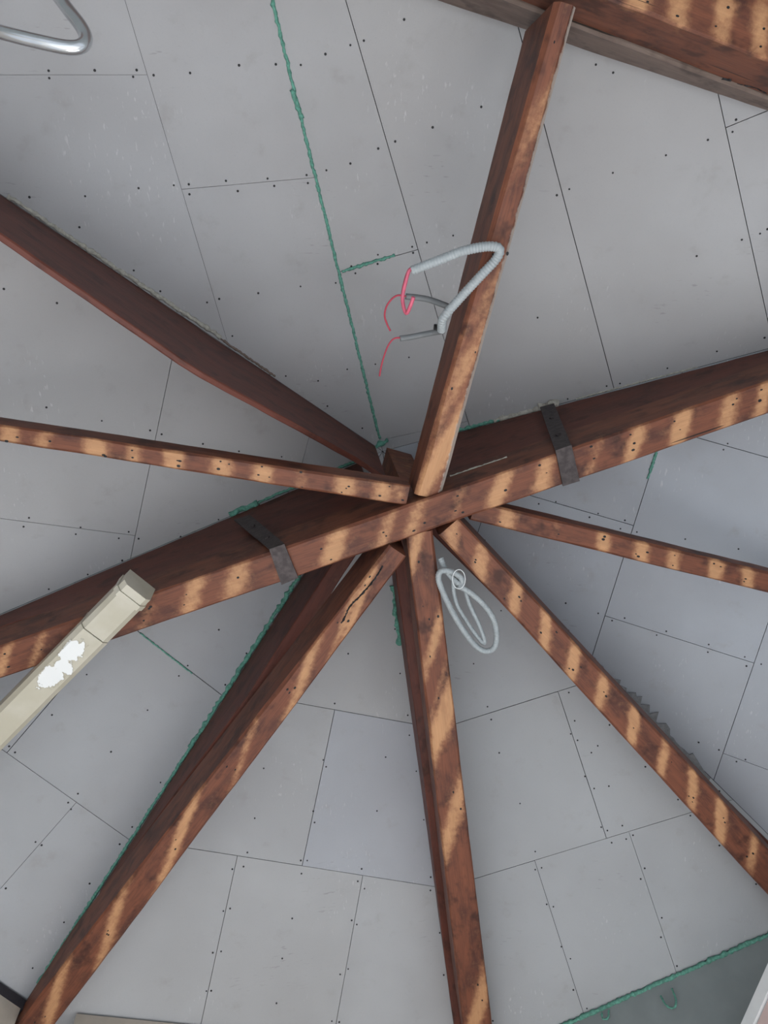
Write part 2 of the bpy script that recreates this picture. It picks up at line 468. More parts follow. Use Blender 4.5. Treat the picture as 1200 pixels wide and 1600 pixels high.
sc([(218,45),(982,188),(771,260),(569,325),(512,336),(347,391),(121,458),(1028,581),(1010,607),(296,829),(223,838),(476,879),(439,895),(590,908),(571,944),(641,958),(847,988),(1074,1030),(113,1127),(338,1261),(1185,130)], 2.727, 760, 480)
sc([(85,317),(69,343),(236,345),(222,365),(377,358),(348,377),(406,378),(143,526),(257,483),(358,442),(529,372),(640,322),(760,280),(825,138),(700,122),(595,100),(475,72),(440,60),(298,33),(845,245),(641,645),(722,714),(550,750),(524,780),(254,776),(660,806),(795,620),(1020,715),(1172,773)], 1.875, 0, 640)
sc([(542,777),(1119,785),(1173,722),(922,998),(325,1028),(694,1258),(57,1224),(94,1262),(487,1520),(426,1576),(1003,1450),(548,150),(305,243)], 4, 0, 860)
sc([(1061,66),(1124,57),(858,202),(962,320),(1162,437),(1172,540),(919,466),(816,665),(543,703),(348,628),(55,507),(521,535)], 2.4, 400, 760)
sc([(347,69),(244,200),(213,228),(222,249),(502,166),(413,304),(374,358),(111,351),(130,361),(18,496),(280,481),(200,602),(102,745),(824,121),(796,277),(1010,95),(1019,116),(979,255),(983,290),(1178,254),(773,384),(940,409),(960,409),(942,450),(1130,435),(726,436),(761,428),(1118,474),(1139,497),(719,559),(698,567),(913,590),(1099,596),(1115,609),(691,693),(665,697),(882,715),(1088,748),(1063,765),(645,817),(660,816),(864,855),(1037,911),(1060,914)], 2, 0, 1140)
sc([(347,52),(541,127),(295,238),(569,282),(575,357),(486,439),(601,492),(453,640),(629,674),(655,889),(654,939),(396,859),(689,1098),(704,1256),(358,1051),(378,1067),(345,1235),(316,1252),(136,1043),(98,1194),(868,250),(882,298),(912,423),(990,613),(1047,793),(1047,861),(1071,854),(1090,991),(1115,1000),(1145,1150),(1179,1195),(1190,1312),(1180,352),(1195,303),(1173,197),(888,1428)], 2.4, 400, 1000)
sc([(251,127),(404,175),(264,258),(346,352),(528,197),(469,209),(723,259),(678,277),(922,321),(918,357),(1091,379),(1099,422),(1168,413),(546,551),(875,780),(970,815),(1094,860),(1052,870),(921,955),(972,1008),(1132,1182),(267,545),(293,682),(274,740),(307,770),(402,796),(372,828),(342,939),(385,996),(454,985),(457,698),(625,894),(778,1048),(38,1066),(418,1177),(447,1193),(517,1170),(567,1215),(535,1233),(467,1250),(836,1123),(972,1263),(1144,1444),(109,1291),(137,1367),(107,1376),(622,1370),(603,1420)], 3, 800, 900)
sc([(162,339),(194,351),(231,537),(273,594),(288,741),(351,827),(702,402),(698,493),(773,628),(761,684),(364,875)], 3, 800, 1300)
U = []
for p in S:
    if all((p[0] - q[0]) ** 2 + (p[1] - q[1]) ** 2 > 40 for q in U): U.append(p)
parts = []
for p in U:
    P, n, fc = ceil_hit(p)
    a = n.orthogonal().normalized(); b = n.cross(a); r = random.uniform(.0036, .0048)
    disc = [P + n * .0012 + (a * math.cos(t * math.pi / 4) + b * math.sin(t * math.pi / 4)) * r for t in range(8)]
    parts.append(prism(disc, -n * .004))
v, f = merge(parts)
o = link('screw_heads', mesh('screw_heads', v, f), SCREW, ceiling); o['kind'] = 'stuff'

# ------------------------------------------------------------------ sealant along joints
def bead(px, r=.007, mat=FOAM_G, name='sealant_bead', down=.002, lump=1.1, pts=None):
    if pts is None:
        pts = []
        dense = []
        for a, b in zip(px, px[1:]):
            k = max(2, int(math.hypot(b[0] - a[0], b[1] - a[1]) / 12))
            dense += [(a[0] + (b[0] - a[0]) * i / k, a[1] + (b[1] - a[1]) * i / k) for i in range(k)]
        dense.append(px[-1])
        for p in dense:
            P, n, fc = ceil_hit(p); pts.append(P + n * down)
    v, f = tube(pts, r, 7, .006, lump=lump)
    return link(name, mesh(name, v, f, True), mat, ceiling)
hip_g = [APEX.lerp(HIPS['G'], t / 40) - Vector((0, 0, .001)) for t in range(1, 41)]
bead(None, .0065, pts=hip_g, lump=.9)
bead([(455, 140), (473, 185)], .009)
bead([(535, 424), (617, 398)], .006)
bead([(586, 697), (594, 692), (606, 686)], .018, lump=1.3)
bead([(1027, 702), (1012, 748)], .0055)
bead([(219, 989), (300, 1052)], .0035)
e = HIPS['R8'] - HIPS['R7']
bead(None, .010, pts=[HIPS['R7'].lerp(HIPS['R8'], t / 60) - Vector((0, 0, .006)) + (C2 - HIPS['R7']).normalized() * 0.004 for t in range(2, 59)], lump=.9)

# ------------------------------------------------------------------ timbers
def timber(name, stations, mat, px_patches=None, lath=(0, -1), label=None, cat='beam', group=None, chamfer=.008, wob=.0025, zplane=None, step=.016, nails=True, parent=None, bare0=0.0, worn=(0, 0)):
    """stations: list of (bottom centre point, top z, width); the timber is lofted through them, sides upright"""
    org = stations[0][0].copy()
    bot = [s[0] for s in stations]
    d0 = Vector((bot[-1].x - bot[0].x, bot[-1].y - bot[0].y, 0)).normalized()
    lat = Vector((-d0.y, d0.x, 0))
    Ls = [0]
    for a, b in zip(bot, bot[1:]): Ls.append(Ls[-1] + (b - a).length)
    LT = Ls[-1]; N = max(6, int(LT / step))
    pat = []
    for q in (px_patches or []):
        px, py, hl = q[:3]; st = q[3] if len(q) > 3 else 1.0
        z = zplane if zplane else bot[0].z
        P = on_z((px, py), z); Q = on_z((px + lath[0] * 10, py + lath[1] * 10), z)
        E_ = on_z((px + 1, py), z); s = (P - bot[0]).dot(d0); vv = (P - bot[0]).dot(lat)
        ds = (Q - P).dot(d0); dv = (Q - P).dot(lat)
        k = ds / dv if abs(dv) > 1e-4 else 20
        k = max(-3.2, min(3.2, k))
        pat.append((s + random.uniform(-.006, .006), vv, k * random.uniform(.8, 1.2), hl * (E_ - P).length * random.uniform(.95, 1.2), st * random.uniform(.75, 1.0)))
    seed = random.random() * 90
    V, gr, ba, wo = [], [], [], []
    nb, ns, ntp = 9, 5, 3
    for i in range(N + 1):
        s = LT * i / N; j = 0
        while j < len(Ls) - 2 and Ls[j + 1] < s: j += 1
        t = (s - Ls[j]) / (Ls[j + 1] - Ls[j])
        B = bot[j].lerp(bot[j + 1], t); zt = stations[j][1] * (1 - t) + stations[j + 1][1] * t; wd = stations[j][2] * (1 - t) + stations[j + 1][2] * t
        hgt = max(.012, zt - B.z); ch = min(chamfer, hgt * .4)
        cL = ch * (1 + .8 * noise.noise(Vector((s * 3, seed, 1)))); cR = ch * (1 + .8 * noise.noise(Vector((s * 3, seed, 7))))
        sh = wob * noise.noise(Vector((s * 1.3, seed, 3)))
        prof = [(-wd / 2 + cL + (wd - cL - cR) * k / (nb - 1), 0) for k in range(nb)]
        prof += [(wd / 2, cR + (hgt - cR) * k / (ns - 1)) for k in range(ns)]
        prof += [(wd / 2 - wd * k / (ntp + 1), hgt) for k in range(1, ntp + 1)]
        prof += [(-wd / 2, hgt - (hgt - cL) * k / (ns - 1)) for k in range(ns)]
        for (x, h) in prof:
            jit = wob * .5 * noise.noise(Vector((s * 9, x * 20 + seed, h * 20)))
            P = B + lat * (x + sh + jit) + Vector((0, 0, h + (jit if h < hgt - .001 else 0)))
            V.append(P - org); gr.append((s, x, h))
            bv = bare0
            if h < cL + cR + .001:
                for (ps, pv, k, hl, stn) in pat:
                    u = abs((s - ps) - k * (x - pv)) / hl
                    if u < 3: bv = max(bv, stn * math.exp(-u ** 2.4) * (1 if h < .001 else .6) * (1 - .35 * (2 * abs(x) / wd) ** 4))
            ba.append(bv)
            e0 = (x + wd / 2) / wd
            wo.append(max(worn[0] * max(0, 1 - e0 / .30), worn[1] * max(0, 1 - (1 - e0) / .30)) if h < hgt * .5 else 0)
    K = nb + ns + ntp + ns
    Fc = []
    for i in range(N):
        for k in range(K):
            k2 = (k + 1) % K; Fc.append([i * K + k, i * K + k2, (i + 1) * K + k2, (i + 1) * K + k])
    Fc.append(list(range(K))); Fc.append([N * K + k for k in range(K)])
    me = mesh(name, V, Fc)
    at = me.attributes.new('grain', 'FLOAT_VECTOR', 'POINT'); at.data.foreach_set('vector', [c for g in gr for c in g])
    ab = me.attributes.new('bare', 'FLOAT', 'POINT'); ab.data.foreach_set('value', ba)
    aw = me.attributes.new('worn', 'FLOAT', 'POINT'); aw.data.foreach_set('value', wo)
    o = link(name, me, mat, parent, org if not parent else None)
    if label: tag(o, label, cat, group)
    if nails and pat:
        parts = []
        for (ps, pv, k, hl, stn) in pat:
            for _ in range(random.choice((1, 2, 2, 3))):
                s = ps + random.uniform(-.8, .8) * hl; x = random.uniform(-.36, .36) * stations[0][2]
                if not (0.01 < s < LT - .01): continue
                j = 0
                while j < len(Ls) - 2 and Ls[j + 1] < s: j += 1
                B = bot[j].lerp(bot[j + 1], (s - Ls[j]) / (Ls[j + 1] - Ls[j]))
                c = B + lat * x - org - Vector((0, 0, .0015))
                r1 = random.uniform(.0035, .0075); r2 = r1 * random.uniform(.45, .8)
                poly = [c + d0 * (r1 * math.cos(a * 1.0472)) + lat * (r2 * math.sin(a * 1.0472)) for a in range(6)]
                parts.append(prism(poly, Vector((0, 0, .003))))
        if parts:
            v, f = merge(parts); nh = link('nail_heads', mesh('nail_heads', v, f), SCREW, o); nh['kind'] = 'stuff'
    return o

def under(P, lat, wd):
    return min(ceil_z(P.x + lat.x * s * wd / 2, P.y + lat.y * s * wd / 2) for s in (-1, 0, 1)) - .004
def tie(name, left, right, z, depth, ext0=0.0, ext1=0.0, z1=None, depth1=None, mat=WOOD, clear=0.0, **kw):
    """left/right: the two lower edges seen in the photograph, from the hub end outwards"""
    z1 = z if z1 is None else z1; depth1 = depth if depth1 is None else depth1
    l0, r0 = on_z(left[0], z), on_z(right[0], z); l1, r1 = on_z(left[1], z1), on_z(right[1], z1)
    c0, c1 = (l0 + r0) / 2, (l1 + r1) / 2
    d = (c1 - c0); L = d.length; d = d / L
    lat = Vector((-d.y, d.x, 0)).normalized()
    w0, w1 = abs((l0 - r0).dot(lat)), abs((l1 - r1).dot(lat))
    st = []; n = 120
    for i in range(n + 1):
        s = -ext0 + (L + ext0 + ext1) * i / n
        P = c0 + d * s; t = min(1, max(0, s / L)); wd = w0 * (1 - t) + w1 * t; dep = depth * (1 - t) + depth1 * t
        zt = min(P.z + dep, under(P, lat, wd) - clear)
        if s > L * .4 and (zt - P.z < .025 or P.z < EAVE and any((P - APEX).dot(nw) > (HIPS[FACETS[fw][0]] - APEX).dot(nw) - .02 for fw, nw in WALLN.items())): break
        st.append((P, zt, wd))
    return timber(name, st, mat, zplane=z, **kw), st

MAIN_Z = 2.58 + EYE.z
WALLN = {}
for fw, (ka, kb) in FACETS.items():
    e_ = HIPS[kb] - HIPS[ka]; n_ = Vector((e_.y, -e_.x, 0)).normalized()
    WALLN[fw] = n_ if n_.dot(HIPS[ka] - APEX) > 0 else -n_
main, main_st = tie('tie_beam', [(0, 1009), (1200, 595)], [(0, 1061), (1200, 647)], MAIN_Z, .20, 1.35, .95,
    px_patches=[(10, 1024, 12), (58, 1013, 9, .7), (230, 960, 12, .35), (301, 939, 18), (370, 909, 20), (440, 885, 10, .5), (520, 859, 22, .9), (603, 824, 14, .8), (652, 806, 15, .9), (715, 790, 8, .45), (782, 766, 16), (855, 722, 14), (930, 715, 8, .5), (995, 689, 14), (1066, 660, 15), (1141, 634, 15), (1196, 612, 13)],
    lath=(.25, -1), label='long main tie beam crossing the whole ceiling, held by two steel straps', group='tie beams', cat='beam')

kw = dict(cat='beam', group='tie beams')
t6, _ = tie('tie_beam', [(608, 854), (105, 1500)], [(636, 869), (163, 1502)], TIE - .04,   .22, .0, .9, z1=2.46 + EYE.z,
    px_patches=[(575, 905, 26), (537, 968, 22, .8), (471, 1060, 34), (372, 1195, 16, .7), (275, 1312, 30), (180, 1430, 30), (90, 1552, 30)], lath=(.5, -.86),
    label='tie beam running to the lower left corner with long pale patches', **kw)
t7, _ = tie('tie_beam', [(635, 838), (721, 1583)], [(676, 826), (767, 1583)], TIE, .2, .0, .8, z1=2.45 + EYE.z, clear=.035,
    px_patches=[(647, 862, 26, .9), (690, 955, 26, .9), (694, 1104, 36), (712, 1229, 40), (742, 1517, 36), (762, 1596, 18), (700, 1010, 12, .5)], lath=(.36, -.93),
    label='tie beam running straight down to the bottom edge beside the coiled conduit', **kw)
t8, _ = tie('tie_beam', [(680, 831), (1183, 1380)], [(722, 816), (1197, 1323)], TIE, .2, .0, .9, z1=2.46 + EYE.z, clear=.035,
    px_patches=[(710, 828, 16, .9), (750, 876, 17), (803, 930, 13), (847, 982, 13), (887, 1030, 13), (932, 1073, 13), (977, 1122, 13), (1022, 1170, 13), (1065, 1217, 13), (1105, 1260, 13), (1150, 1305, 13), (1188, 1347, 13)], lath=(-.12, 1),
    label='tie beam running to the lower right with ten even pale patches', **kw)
t1, _ = tie('tie_beam', [(742, 783), (1200, 894)], [(737, 814), (1200, 927)], TIE + .03, .075, .0, 2.0,
    px_patches=[(793, 806, 16), (870, 830, 8, .4), (943, 847, 12), (1002, 861, 13), (1053, 874, 12), (1116, 891, 12), (1167, 905, 12)], lath=(.1, -1),
    label='thin tie beam on the right below the main beam', **kw)
t5, _ = tie('tie_beam', [(639, 759), (0, 664)], [(636, 790), (0, 691)], TIE, .10, .0, 2.0,
    px_patches=[(16, 677, 16), (69, 688, 14, .8), (149, 704, 22), (208, 712, 14, .7), (272, 720, 16), (347, 731, 20), (411, 739, 16), (470, 748, 10, .5), (539, 760, 20, .9), (597, 768, 15, .8), (625, 774, 10, .6)], lath=(.1, -1),
    label='thin tie beam on the left with a clean sawn end at the hub', **kw)
t3, _ = tie('tie_beam', [(645, 786), (868, 0)], [(692, 767), (902, 10)], TIE, .17, .0, .0, z1=2.33 + EYE.z, depth1=.30,
    px_patches=[(672, 735, 75, .95), (725, 560, 70, .62), (780, 400, 40, .45), (855, 120, 60, .55)], lath=(.28, -.96), nails=True, chamfer=.014, worn=(0, 1.0),
    label='tie beam rising to the top edge with the corrugated conduit looped around it', **kw)

# hips lying against the ceiling above the tie beams
def hip(key, r0, r1, width, bottom, side=0.0, mat=WOOD_RED, label='', near=0.0):
    a = APEX; d = (HIPS[key] - APEX); d.z = 0; R = d.length; d /= R; lat = Vector((-d.y, d.x, 0))
    st = []
    for i in range(31):
        r = r0 + (r1 - r0) * i / 30
        P = a + d * r + lat * side; zt = under(P, lat, width); zb = bottom(r, zt)
        if zt - zb < .02 and st: break
        st.append((Vector((P.x, P.y, zb)), zt, width))
    return timber('hip_rafter', st, mat, label=label, cat='rafter', group='hip rafters', nails=False, chamfer=.004)
lv = MAIN_Z + .203
def side_of(key, px):           # half-width offset so that the seen face meets the ceiling on the hip line
    d = (HIPS[key] - APEX); lat = Vector((-d.y, d.x, 0)).normalized()
    z = on_z(px, TIE)
    return 1 if (z - APEX).dot(lat) > 0 else -1
wd = .10
hip('R', .17, 2.6, wd, lambda r, zt: min(lv, zt), side_of('R', (900, 800)) * wd / 2, label='dark hip rafter above the right half of the main tie beam')
hip('L', .12, 2.6, wd, lambda r, zt: min(lv, zt), side_of('L', (300, 1000)) * wd / 2, label='dark hip rafter above the left half of the main tie beam')
hip('R6', .26, 2.8, .07, lambda r, zt: min(max(TIE + .215 - .045 * r, zt - .36), zt), side_of('R6', (500, 1200)) * .035, label='dark hip rafter above the lower left tie beam')
hip('R7', .26, 2.9, .07, lambda r, zt: min(max(TIE + .21 - .052 * r, zt - .34), zt - .03), -side_of('R7', (800, 1300)) * .004, label='dark hip rafter above the bottom tie beam')
hip('R8', .26, 2.9, .05, lambda r, zt: min(max(TIE + .21 - .055 * r, zt - .34), zt - .03), side_of('R8', (700, 1300)) * .045, label='dark hip rafter above the lower right tie beam')
# the plank-like hip on the upper left: its lower edge is read off the photograph
bpts = [on_vertical(p, APEX, HIPS['R4']) for p in [(570, 722), (300, 572), (0, 363)]]
rb = [((p - APEX).xy.length, p.z) for p in bpts]
def r4b(r, zt):
    if r <= rb[0][0]: return rb[0][1]
    for (ra, za), (rc, zc) in zip(rb, rb[1:]):
        if r <= rc: return za + (zc - za) * (r - ra) / (rc - ra)
    return min(rb[-1][1], zt)
hip('R4', .05, 2.3, .022, r4b, side_of('R4', (100, 600)) * .011, label='deep dark hip plank on the upper left with pale plaster along its top')
# king post block at the peak
v, f = box_pts(APEX + Vector((.045, .0, -.42)), Vector((.12, .04, 0)), Vector((-.04, .12, 0)), Vector((0, 0, .62)))
me = mesh('king_post', v, f)
kp = timber('king_post', [(APEX + Vector((.00, .02, -.62)), H - .06, .11), (APEX + Vector((.115, .05, -.62)), H - .09, .11)], WOOD, label='short timber king post under the peak of the ceiling', cat='post', nails=False, bare0=.2, step=.01)

# purlin across the top right corner
nA = NORMAL['A']
c0, c1 = on_plane((645, 0), nA, APEX), on_plane((1200, 185), nA, APEX)
e = Vector((c1.x - c0.x, c1.y - c0.y, 0)).normalized(); back = Vector((e.y, -e.x, 0))
if back.dot(EYE - c0) > 0 and back.y > 0: back = -back
if back.y > 0: back = -back
c0_purlin, e_purlin = c0.copy(), e.copy()
PZ, PM = 2.33 + EYE.z, 2.555 + EYE.z
wP = .15
st = []; st2 = []
for i in range(121):
    s = -1.9 + 5.2 * i / 120
    P = c0 + e * s + back * (wP / 2 + .012); P.z = PZ
    zt = under(P, back, wP)
    if zt < PM + .03 or any((P + back * q - APEX).dot(nw) > (HIPS[FACETS[fw][0]] - APEX).dot(nw) - .02 for fw, nw in WALLN.items() for q in (-.08, .08)): continue
    st.append((P, PM, wP))
    Q = c0 + e * s + back * (wP / 2); Q.z = PM + .003
    st2.append((Q, under(Q, back, wP), wP))
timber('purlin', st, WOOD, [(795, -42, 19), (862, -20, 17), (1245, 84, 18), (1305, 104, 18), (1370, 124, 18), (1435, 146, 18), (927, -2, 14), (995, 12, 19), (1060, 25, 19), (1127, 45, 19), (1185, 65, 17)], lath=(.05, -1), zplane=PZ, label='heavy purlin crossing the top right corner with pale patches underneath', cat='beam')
timber('packing_plank', st2, WOOD_GREY, label='grey weathered plank between the purlin and the ceiling boards', cat='plank', nails=False, step=.02)

# ------------------------------------------------------------------ steel straps round the main beam
ma, mb = on_z((0, 1009), MAIN_Z), on_z((1200, 595), MAIN_Z)
dm = (mb - ma).normalized(); nm = Vector((dm.y, -dm.x, 0))
if nm.y > 0: nm = -nm                                             # towards the top of the picture
def strap(top, bend, end, label):
    """three pixel pairs: top of the strap, the bend on the lower arris, the free end under the beam"""
    off = nm * .012
    sa = [on_plane(p, nm, ma + off) for p in top]; sb = [on_plane(p, nm, ma + off) for p in bend]
    zt = [ceil_z(p.x, p.y) for p in sa]
    cb = []
    for p in bend:
        q = on_plane(p, nm, ma + off); q.z = MAIN_Z - .006; cb.append(q)
    ee = [on_z(p, MAIN_Z - .006) for p in end]
    root = link('steel_strap', None, loc=(cb[0] + cb[1]) / 2); tag(root, label, 'strap', 'steel straps on the main beam')
    o3 = root.location
    v, f = prism([p - o3 for p in (sa[0], sa[1], cb[1], cb[0])], nm * .006)
    link('strap_leg', mesh('strap_leg', v, f), STEEL, root)
    v, f = prism([p - o3 for p in (cb[0] + nm * .006, cb[1] + nm * .006, ee[1], ee[0])], Vector((0, 0, -.006)))
    link('strap_foot', mesh('strap_foot', v, f), STEEL, root)
    parts = []
    for t in (.35, .75):
        c = ((sa[0] + sa[1]) / 2).lerp((cb[0] + cb[1]) / 2, t) - o3 + nm * .006
        a, b = dm, Vector((0, 0, 1))
        parts.append(prism([c + (a * math.cos(k * 1.0472) + b * math.sin(k * 1.0472)) * .011 for k in range(6)], nm * .006))
    for q in parts:
        link('bolt_head', mesh('bolt_head', *q), STEEL, root)
    return root
strap([(844, 638), (866, 632)], [(871, 708), (893, 697)], [(879, 759), (905, 751)], 'steel strap on the right half of the main beam with pale foam at its top')
strap([(366, 814), (391, 806)], [(421, 864), (445, 853)], [(440, 913), (466, 902)], 'steel strap on the left half of the main beam')

# sealant and plaster where the hips meet the boards
bead([(702, 676), (785, 654)], .009)
bead([(772, 657), (845, 638)], .011, FOAM_W, 'plaster_dab', lump=1.3)
bead([(843, 636), (858, 628), (872, 630)], .021, FOAM_W, 'plaster_dab', lump=1.4)
bead([(358, 804), (402, 785)], .012); bead([(402, 785), (560, 718)], .0065)
bead([(900, 623), (1090, 573)], .0035, FOAM_W, 'plaster_dab', lump=1.2)
bead([(468, 898), (297, 1168)], .010, lump=1.3); bead([(297, 1168), (59, 1536)], .007)
bead([(614, 915), (618, 960), (625, 1008)], .012, lump=1.4); bead([(684, 1385), (694, 1462)], .009, lump=1.3)
bead([(12, 306), (345, 527)], .0085, FOAM_W, 'plaster_dab', lump=1.1)
bead([(345, 529), (430, 588)], .005, WOOD_GREY, 'bark_edge', lump=1.5)
# white line in the gap above the main beam
a = on_plane((703, 744), nm, ma + nm * .002); b = on_plane((792, 714), nm, ma + nm * .002)
v, f = tube([a, a.lerp(b, .5), b], .0028, 6, .01, lump=1.2); link('plaster_dab', mesh('plaster_dab', v, f, True), FOAM_W, ceiling)
# torn board edge showing beside the lower right tie beam
nD = NORMAL['D']; teeth = []
p0, p1 = (922, 1026), (1112, 1216)
pts = []
k = 34
base = []
for i in range(k + 1):
    t = min(1, max(0, (i + random.uniform(-.45, .45)) / k)); x, y = p0[0] + (p1[0] - p0[0]) * t, p0[1] + (p1[1] - p0[1]) * t
    h = random.choice((2, 3, 8, 10, 12)) * random.uniform(.7, 1.4) * math.sin(math.pi * min(1, t * 1.02 + .06)) ** .4
    pts.append(on_plane((x + .72 * h, y - .70 * h), nD, APEX) + nD * .012)
base = [on_plane((p1[0] - 22, p1[1] + 22), nD, APEX) + nD * .006, on_plane((p0[0] - 22, p0[1] + 22), nD, APEX) + nD * .006]
PAPER = plain('torn_board_core', (.27, .27, .275), .9, 0, .25, 50)
o3 = pts[0].copy()
V, Fc = [], []
for i, p in enumerate(pts):
    q = base[1].lerp(base[0], i / k)
    V += [p - o3, q - o3, p - o3 - nD * .004, q - o3 - nD * .004]
for i in range(k):
    a, b = 4 * i, 4 * i + 4
    Fc += [[a, b, b + 1, a + 1], [a + 2, a + 3, b + 3, b + 2], [a, a + 2, b + 2, b]]
o = link('torn_board_strip', mesh('torn_board_strip', V, Fc), PAPER, ceiling, o3)

# ------------------------------------------------------------------ cream painted box member on the left
cz = 2.50 + EYE.z
def cream_box():
    l0, l1 = on_z((190, 921), cz), on_z((0, 1117), cz)
    r0, r1 = on_z((224, 941), cz), on_z((0, 1163), cz)
    c0, c1 = (l0 + r0) / 2, (l1 + r1) / 2
    d = (c1 - c0).normalized(); lat = Vector((-d.y, d.x, 0))
    wdt = (abs((l0 - r0).dot(lat)) + abs((l1 - r1).dot(lat))) / 2
    L = (c1 - c0).length + 1.1
    root = link('cream_box_beam', None, loc=c0); tag(root, 'cream painted boxed member with peeling white patches, ending at the main beam', 'beam')
    def run(s0, s1, grow, name, pat=()):
        hw = wdt / 2 + grow; chm = .017; n = max(3, int((s1 - s0) / .012))
        prof = [(-hw + k * 2 * hw / 8, -grow) for k in range(9)] + [(hw + chm, chm), (hw + chm, .11), (-hw - chm, .11), (-hw - chm, chm)]
        V, ba = [], []
        for i in range(n + 1):
            s = s0 + (s1 - s0) * i / n
            for (x, h) in prof:
                V.append(d * s + lat * x + Vector((0, 0, h)))
                bv = 0
                if h <= 0:
                    for (ps, pv, rs, rv) in pat:
                        bv = max(bv, math.exp(-(((s - ps) / rs) ** 2 + ((x - pv) / rv) ** 2) ** 1.5))
                ba.append(bv)
        K = len(prof)
        Fc = [[i * K + k, i * K + (k + 1) % K, (i + 1) * K + (k + 1) % K, (i + 1) * K + k] for i in range(n) for k in range(K)]
        Fc += [list(range(K)), [n * K + k for k in range(K)]]
        me = mesh(name, V, Fc); ab = me.attributes.new('bare', 'FLOAT', 'POINT'); ab.data.foreach_set('value', ba)
        return link(name, me, CREAM, root)
    def at(px):
        P = on_z(px, cz) - c0; return P.dot(d), P.dot(lat)
    pats = []
    for px, rs, rv in [((114, 1017), .06, .040), ((98, 1040), .034, .034), ((79, 1058), .066, .042), ((108, 1048), .02, .02)]:
        s, x = at(px); pats.append((s, x, rs, rv))
    sj = at((147, 993))[0]
    run(.035, sj - .001, 0, 'short_casing'); run(sj + .0025, L, .0018, 'long_casing', pats)
    run(.012, .034, .006, 'end_collar'); run(-.022, .011, .001, 'end_cap')
    return root
cream_box()

# ------------------------------------------------------------------ conduits, cables and wires
def P3(x, y, z): return on_z((x, y), z + EYE.z)
def thing_tube(name, pts, rad, mat, label=None, cat=None, parent=None, root=None, **k):
    o3 = root.location.copy() if root else pts[0].copy()
    v, f = tube([p - o3 for p in catmull(pts, 14)], rad, **k)
    o = link(name, mesh(name, v, f, True), mat, root, None if root else o3)
    if label and cat: tag(o, label, cat)
    return o
c1r = link('flexible_conduit', None, loc=P3(694, 512, 2.60)); tag(c1r, 'pale corrugated conduit looping over the top tie beam with pink wires at its open end', 'conduit')
loop = [P3(690, 516, 2.535), P3(693, 497, 2.49), P3(716, 469, 2.462), P3(752, 430, 2.43), P3(775, 405, 2.42), P3(780, 389, 2.41), P3(762, 385, 2.41), P3(725, 392, 2.41), P3(685, 407, 2.42), P3(643, 423, 2.43)]
thing_tube('corrugated_sleeve', loop, .0148, CONDUIT, root=c1r, sides=14, step=.0022, ridge=.075, pitch=.0095, hollow=True)
thing_tube('pink_wire', [P3(650, 420, 2.44), P3(640, 422, 2.44), P3(634, 440, 2.44), P3(629, 465, 2.44), P3(632, 484, 2.43), P3(636, 489, 2.42), P3(642, 476, 2.40), P3(646, 464, 2.39)], .0062, PINK, root=c1r, sides=8, step=.004)
thing_tube('pink_wire', [P3(650, 421, 2.44), P3(638, 424, 2.44), P3(631, 445, 2.445), P3(628, 462, 2.45)], .004, RED, root=c1r, sides=8, step=.004)
c2r = link('cable_tail', None, loc=P3(707, 482, 2.62)); tag(c2r, 'upper dark grey cable tail with a curved red wire beside the top tie beam', 'cable', 'cable tails')
thing_tube('sheath', [P3(709, 483, 2.63), P3(690, 475, 2.61), P3(665, 467, 2.6), P3(634, 463, 2.6)], .0105, CONDUIT_D, root=c2r, sides=10, step=.005, hollow=True)
thing_tube('red_wire', [P3(640, 464, 2.6), P3(620, 462, 2.6), P3(606, 475, 2.6), P3(601, 492, 2.6), P3(605, 507, 2.6), P3(610, 517, 2.6)], .0032, RED, root=c2r, sides=8, step=.004)
c3r = link('cable_tail', None, loc=P3(690, 516, 2.62)); tag(c3r, 'lower straight grey cable tail with a drooping red wire beside the top tie beam', 'cable', 'cable tails')
thing_tube('sheath', [P3(693, 517, 2.62), P3(670, 521, 2.6), P3(645, 526, 2.6), P3(625, 529, 2.6)], .0105, CONDUIT_D, root=c3r, sides=10, step=.005, hollow=True)
thing_tube('red_wire', [P3(632, 528, 2.6), P3(616, 529, 2.6), P3(606, 541, 2.6), P3(599, 560, 2.6), P3(595, 576, 2.6), P3(593, 588, 2.6)], .003, RED, root=c3r, sides=8, step=.004)
v, f = tube([P3(678, 512, 2.61), P3(690, 513, 2.61)], .012, 10, .003, lump=.7)
o3 = P3(684, 512, 2.61); v = [p - o3 for p in v]
o = link('cable_clamp', mesh('cable_clamp', v, f, True), SCREW, loc=o3); tag(o, 'small black clamp holding the cables to the top tie beam', 'clamp')

coil = link('conduit_coil', None, loc=P3(690, 880, 2.60)); tag(coil, 'coil of grey corrugated conduit hanging beside the bottom tie beam', 'conduit')
z = 2.57
thing_tube('conduit_loop', [P3(688, 872, z + .05), P3(696, 890, z + .03), P3(712, 908, z + .01), P3(722, 912, z), P3(720, 902, z), P3(705, 893, z), P3(690, 892, z), P3(685, 903, z), P3(692, 925, z), P3(708, 958, z), P3(724, 985, z), P3(742, 1008, z), P3(757, 1017, z), P3(771, 1013, z), P3(776, 996, z), P3(772, 970, z), P3(757, 946, z), P3(735, 926, z), P3(716, 915, z)], .0115, CONDUIT, root=coil, sides=12, step=.0025, ridge=.07, pitch=.009)
thing_tube('conduit_loop', [P3(708, 905, z + .02), P3(709, 925, z + .02), P3(714, 945, z + .02), P3(726, 966, z + .02), P3(742, 990, z + .02), P3(754, 1004, z + .02), P3(757, 1000, z + .02), P3(748, 975, z + .02), P3(734, 945, z + .02), P3(726, 918, z + .02)], .0085, CONDUIT, root=coil, sides=12, step=.0025, ridge=.07, pitch=.009)
